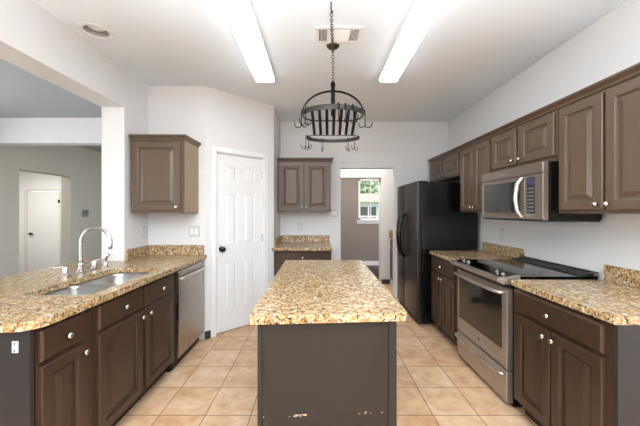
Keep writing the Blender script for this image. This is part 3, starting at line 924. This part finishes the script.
# ------------------------------------------------------------------ pot rack
RC = Vector((.122, 2.36)); RZ = CAM_Z + .785
RA, RB = .250, .185            # upper hoop, half round at the front, nearly straight at the back
LA, LB, LZ = .216, .125, -.185  # smaller lower hoop
def rim(a, z=0.0, k=1.0):
    c, q = math.cos(a), math.sin(a)
    if q > 0:
        return Vector((RA * k * c, (RB - .02) * k * (1 - abs(c) ** 5) ** .4, z))
    return Vector((RA * k * c, RB * k * q, z))
def low(a, z=0.0, k=1.0):
    c, q = math.cos(a), math.sin(a)
    if q < 0:
        return Vector((LA * k * c, -.06 * k * (1 - abs(c) ** 5) ** .4, LZ + z))
    return Vector((LA * k * c, LB * k * q, LZ + z))
pr = thing('pot_rack', 'oval black iron pot rack hanging by a chain over the island', 'pot rack', (RC.x, RC.y, RZ))
n = 96
for fn, k, hf, hb_ in ((rim, .975, .020, .006), (low, .97, .004, .014)):
    hb = MB()
    loops = []
    for q in range(n + 1):
        a = 2 * PI * q / n
        t_ = min(1, max(0, .5 - math.sin(a) * 2.2))
        h = hb_ + (hf - hb_) * t_
        loops.append([fn(a, -h, 1), fn(a, h, 1), fn(a, h, k), fn(a, -h, k)])
    smooth_by_angle(hb.loft(loops, False, False).build('hoop', M['band'], pr))
# flat slats slanting from the front of the upper hoop down to the lower one
for i in range(7):
    xt, xb = (i - 3) * .056, (i - 3) * .0495
    p = Vector((xt, -RB * math.sqrt(1 - (xt / RA) ** 2) * .96, -.012))
    q = Vector((xb, -.052, LZ))
    w_ = .0115
    MB().loft([[c + Vector((-w_, -.002, 0)), c + Vector((w_, -.002, 0)), c + Vector((w_, .002, 0)), c + Vector((-w_, .002, 0))] for c in (p, q)]).build('slat', M['iron'], pr)
AH = .190
ap = [(RA * math.cos(PI * k / 24), 0, AH * math.sin(PI * k / 24) - .0) for k in range(25)]
al = []
for k, p in enumerate(ap):
    a = PI * k / 24
    d = Vector((math.cos(a) * AH, 0, math.sin(a) * RA)).normalized() * .004
    p = Vector(p)
    al.append([p - d + Vector((0, -.011, 0)), p - d + Vector((0, .011, 0)), p + d + Vector((0, .011, 0)), p + d + Vector((0, -.011, 0))])
smooth_by_angle(MB().loft(al).build('arch', M['iron'], pr))
MB().box(-.016, .016, -.005, .005, -.012, AH + .045).build('hanger_bar', M['iron'], pr)
MB().lathe([(.0, 0), (.018, .002), (.020, .02), (.012, .035), (.0, .037)], (0, 0, AH + .04), 'z', 12).build('finial', M['iron'], pr, smooth=True)
def link(bm, c, d, side, L=.03, w=.010, r=.0027):
    d = d.normalized(); side = (side - d * side.dot(d)).normalized()
    pts = []
    for k in range(12):
        a = 2 * PI * k / 12
        pts.append(c + d * (L / 2 * math.cos(a)) * 1.0 + side * (w * math.sin(a)))
    bm.tube(pts, r, 6, cyclic=True)
ch = MB()
zt = HC - RZ - .05
z0 = AH + .072
nl = int((zt - z0) / .023) + 1
for k in range(nl + 1):
    z = z0 + (zt - z0) * k / nl
    link(ch, Vector((0, 0, z)), Vector((0, 0, 1)), Vector((1, 0, 0)) if k % 2 else Vector((0, 1, 0)))
ch.build('chain', M['brass'], pr)
smooth_by_angle(MB().lathe([(.054, -.0008), (.054, -.006), (.046, -.018), (.03, -.028), (.012, -.034), (.0, -.036)], (0, 0, HC - RZ), 'z', 24).build('canopy', M['brass'], pr))
MB().tube([(0, 0, zt + .018), (.010, 0, zt + .008), (.0, 0, zt - .006), (-.010, 0, zt + .006)], .003, 8).build('canopy_hook', M['brass'], pr)
# spare chain swagged along the ceiling to a second hook
sw = MB()
pa, pb = Vector((0, -.005, HC - RZ - .040)), Vector((-.036, -.475, HC - RZ - .045))
ns = 21
for k in range(ns):
    q = (k + .5) / ns
    p = pa.lerp(pb, q) - Vector((0, 0, .030 * 4 * q * (1 - q)))
    link(sw, p, pb - pa, Vector((1, 0, 0)) if k % 2 else Vector((0, 0, 1)), L=.032)
sw.build('spare_chain', M['brass'], pr)
MB().tube([(-.038, -.49, HC - RZ - .001), (-.038, -.49, HC - RZ - .04), (-.036, -.478, HC - RZ - .058), (-.030, -.466, HC - RZ - .055), (-.026, -.46, HC - RZ - .040)], .004, 8).build('ceiling_hook', M['iron'], pr)

# hooks hanging on the rim, each one can be lifted off
hooks = [(0, -82.5, 'iron hook on the pot rack upper hoop, straight in front of the hanger bar'),
         (0, -70, 'iron hook on the front curve of the upper pot rack hoop, towards the fridge'),
         (0, -55, 'iron hook on the upper pot rack hoop, second round the front curve towards the fridge'),
         (0, -9, 'iron hook at the range side tip of the upper pot rack hoop'),
         (0, 190, 'iron hook at the pantry side tip of the upper pot rack hoop'),
         (0, 211, 'iron hook in front of the pantry side tip of the upper pot rack hoop'),
         (1, 176, 'iron hook at the pantry side tip of the lower pot rack hoop'),
         (1, 155, 'iron hook just behind the pantry side tip of the lower pot rack hoop'),
         (1, 112, 'lone iron hook at the back of the lower pot rack hoop, pantry side'),
         (1, 52, 'iron hook behind the lower pot rack hoop, inner of the range side pair'),
         (1, 32, 'iron hook behind the lower pot rack hoop, outer of the range side pair')]
def hook_mesh():
    m = MB()
    pts = [(-.013, 0, .009), (-.013, 0, .016), (-.004, 0, .026), (.007, 0, .024), (.010, 0, .010), (.011, 0, -.02), (.012, 0, -.075)]
    for k in range(1, 9):
        a = PI + PI * k / 8
        pts.append((.036 + .024 * math.cos(a), 0, -.085 + .024 * math.sin(a)))
    pts.append((.064, 0, -.066))
    m.tube(pts, [.0035] * (len(pts) - 1) + [.0025], 7)
    pts = [(.012, 0, -.07)]
    for k in range(1, 8):
        a = -PI * k / 8
        pts.append((-.010 + .022 * math.cos(a), .008 * k / 8, -.08 + .022 * math.sin(a)))
    pts.append((-.036, .009, -.064))
    m.tube(pts, [.0035] * (len(pts) - 1) + [.0025], 7)
    return m
hk0 = None
for lv, dg, lb in hooks:
    a = math.radians(dg)
    p = low(a, -.005, .985) if lv else rim(a, 0, .9875)
    if hk0 is None:
        hm = hook_mesh()
        o = hk0 = hm.build('pot_hook', M['iron'], smooth=True)
    else:
        o = hk0.copy(); C.objects.link(o)
    A, B = (LA, LB) if lv else (RA, RB)
    o.location = (RC.x + p.x, RC.y + p.y, RZ + p.z - (-.004 if lv else -.001))
    o.rotation_euler = (0, 0, math.atan2(math.sin(a) / B, math.cos(a) / A))
    sc = .8 if lv else 1.1
    o.scale = (sc, sc, sc)
    tag(o, lb, 'hook', 'hooks on the pot rack')

# ------------------------------------------------------------------ outlets and switches
def plate(name, label, loc, rz, w, h, kind):
    t = thing(name, label, 'switch' if kind == 'switch' else 'outlet', loc, rz)
    MB().panel(-w / 2, w / 2, -h / 2, h / 2, [(0, .0004), (0, .004), (.003, .006), (.004, .006)]).build('plate', M['plate'], t)
    if kind == 'switch':
        for x in (-.023, .023):
            MB().box(x - .016, x + .016, -.009, -.0055, -.033, .033).build('rocker', M['white_plastic'], t, bevel=.001)
    else:
        for z in (-.02, .02):
            s = MB().lathe([(.016, 0), (.016, .002), (0, .002)], (0, -.006, z), '-y', 16).build('socket', M['white_plastic'], t)
            MB().box(-.008, -.005, -.0088, -.0078, z - .004, z + .006).box(.005, .008, -.0088, -.0078, z - .004, z + .006).build('slot', M['blackmatte'], s)
    return t
plate('outlet', 'white outlet on the side wall beside the single door corner cabinet', (XL, 3.065, 1.163), UP, .072, .116, 'outlet')
plate('switch_plate', 'white double switch plate under the corner wall cabinet by the pantry', (-1.335, 3.13, 1.165), 0, .118, .118, 'switch')
plate('outlet', 'white outlet above the small granite counter beside the doorway', (-.272, YB, 1.15), 0, .072, .116, 'outlet')
plate('switch_plate', 'white double switch plate at the bottom corner of the back wall cabinet', (.245, YB, 1.352), 0, .118, .118, 'switch')
plate('outlet', 'white outlet on the range wall between the range and the fridge', (XR, 3.12, 1.14), DWN, .072, .116, 'outlet')
th = thing('thermostat', 'small grey control plate on the grey dining wall', 'thermostat', (-5.0, 6.22, 1.335), UP)
MB().box(-.075, .075, -.022, -.0005, -.075, .075).build('housing', plain('grey_plastic', '#8f8f8f', .5), th, bevel=.004)
MB().box(-.045, .045, -.024, -.0215, -.01, .045).build('display', plain('grey_screen', '#7a7d7d', .3), th)

# ------------------------------------------------------------------ outside the utility window
struct(MB().box(-12, 20, 7.9, 40, -.4, -.3).build('ground', M['grass']))
hs = thing('house', 'pale neighbouring house seen through the utility room window', 'house', (0, 15, -.3))
MB().box(-4, 9, 0, 5, 0, 2.15).build('wall', M['siding'], hs)
MB().box(-4.3, 9.3, -.5, 5.2, 2.15, 2.55).build('eave', M['brick'], hs)
for x in (2.2, 3.6):
    w_ = MB().box(x, x + .8, -.05, .02, .9, 1.9).build('window', M['vent_dark'], hs)
    MB().box(x + .37, x + .43, -.08, -.05, .9, 1.9).box(x, x + .8, -.08, -.05, 1.38, 1.44).build('window_bar', M['white'], w_)
import random
random.seed(4)
def tree(x, y, h, label):
    t = thing('tree', label, 'tree', (x, y, -.3))
    MB().tube([(0, 0, 0), (.05, 0, h * .4), (0, .05, h * .75)], [.2, .15, .06], 8).build('trunk', M['bark'], t)
    m = MB()
    for _ in range(1500):
        d = Vector((random.gauss(0, 1), random.gauss(0, 1), random.gauss(0, 1))).normalized() * random.uniform(.35, 1.0)
        c = Vector((d.x * h * .30, d.y * h * .30, h * .68 + d.z * h * .34))
        a = Vector((random.gauss(0, 1), random.gauss(0, 1), random.gauss(0, 1))).normalized() * .16
        b2 = a.cross(Vector((random.gauss(0, 1), random.gauss(0, 1), random.gauss(0, 1)))).normalized() * .09
        m.bm.faces.new([m.bm.verts.new(c + q) for q in (a, b2, -a, -b2)])
    me = m.build('foliage', M['leaf'], t)
tree(3.3, 21.5, 5.2, 'leafy green tree behind the neighbouring house, seen through the window')
tree(6.6, 22.5, 5.6, 'second leafy tree, just right of the first in the utility room window')
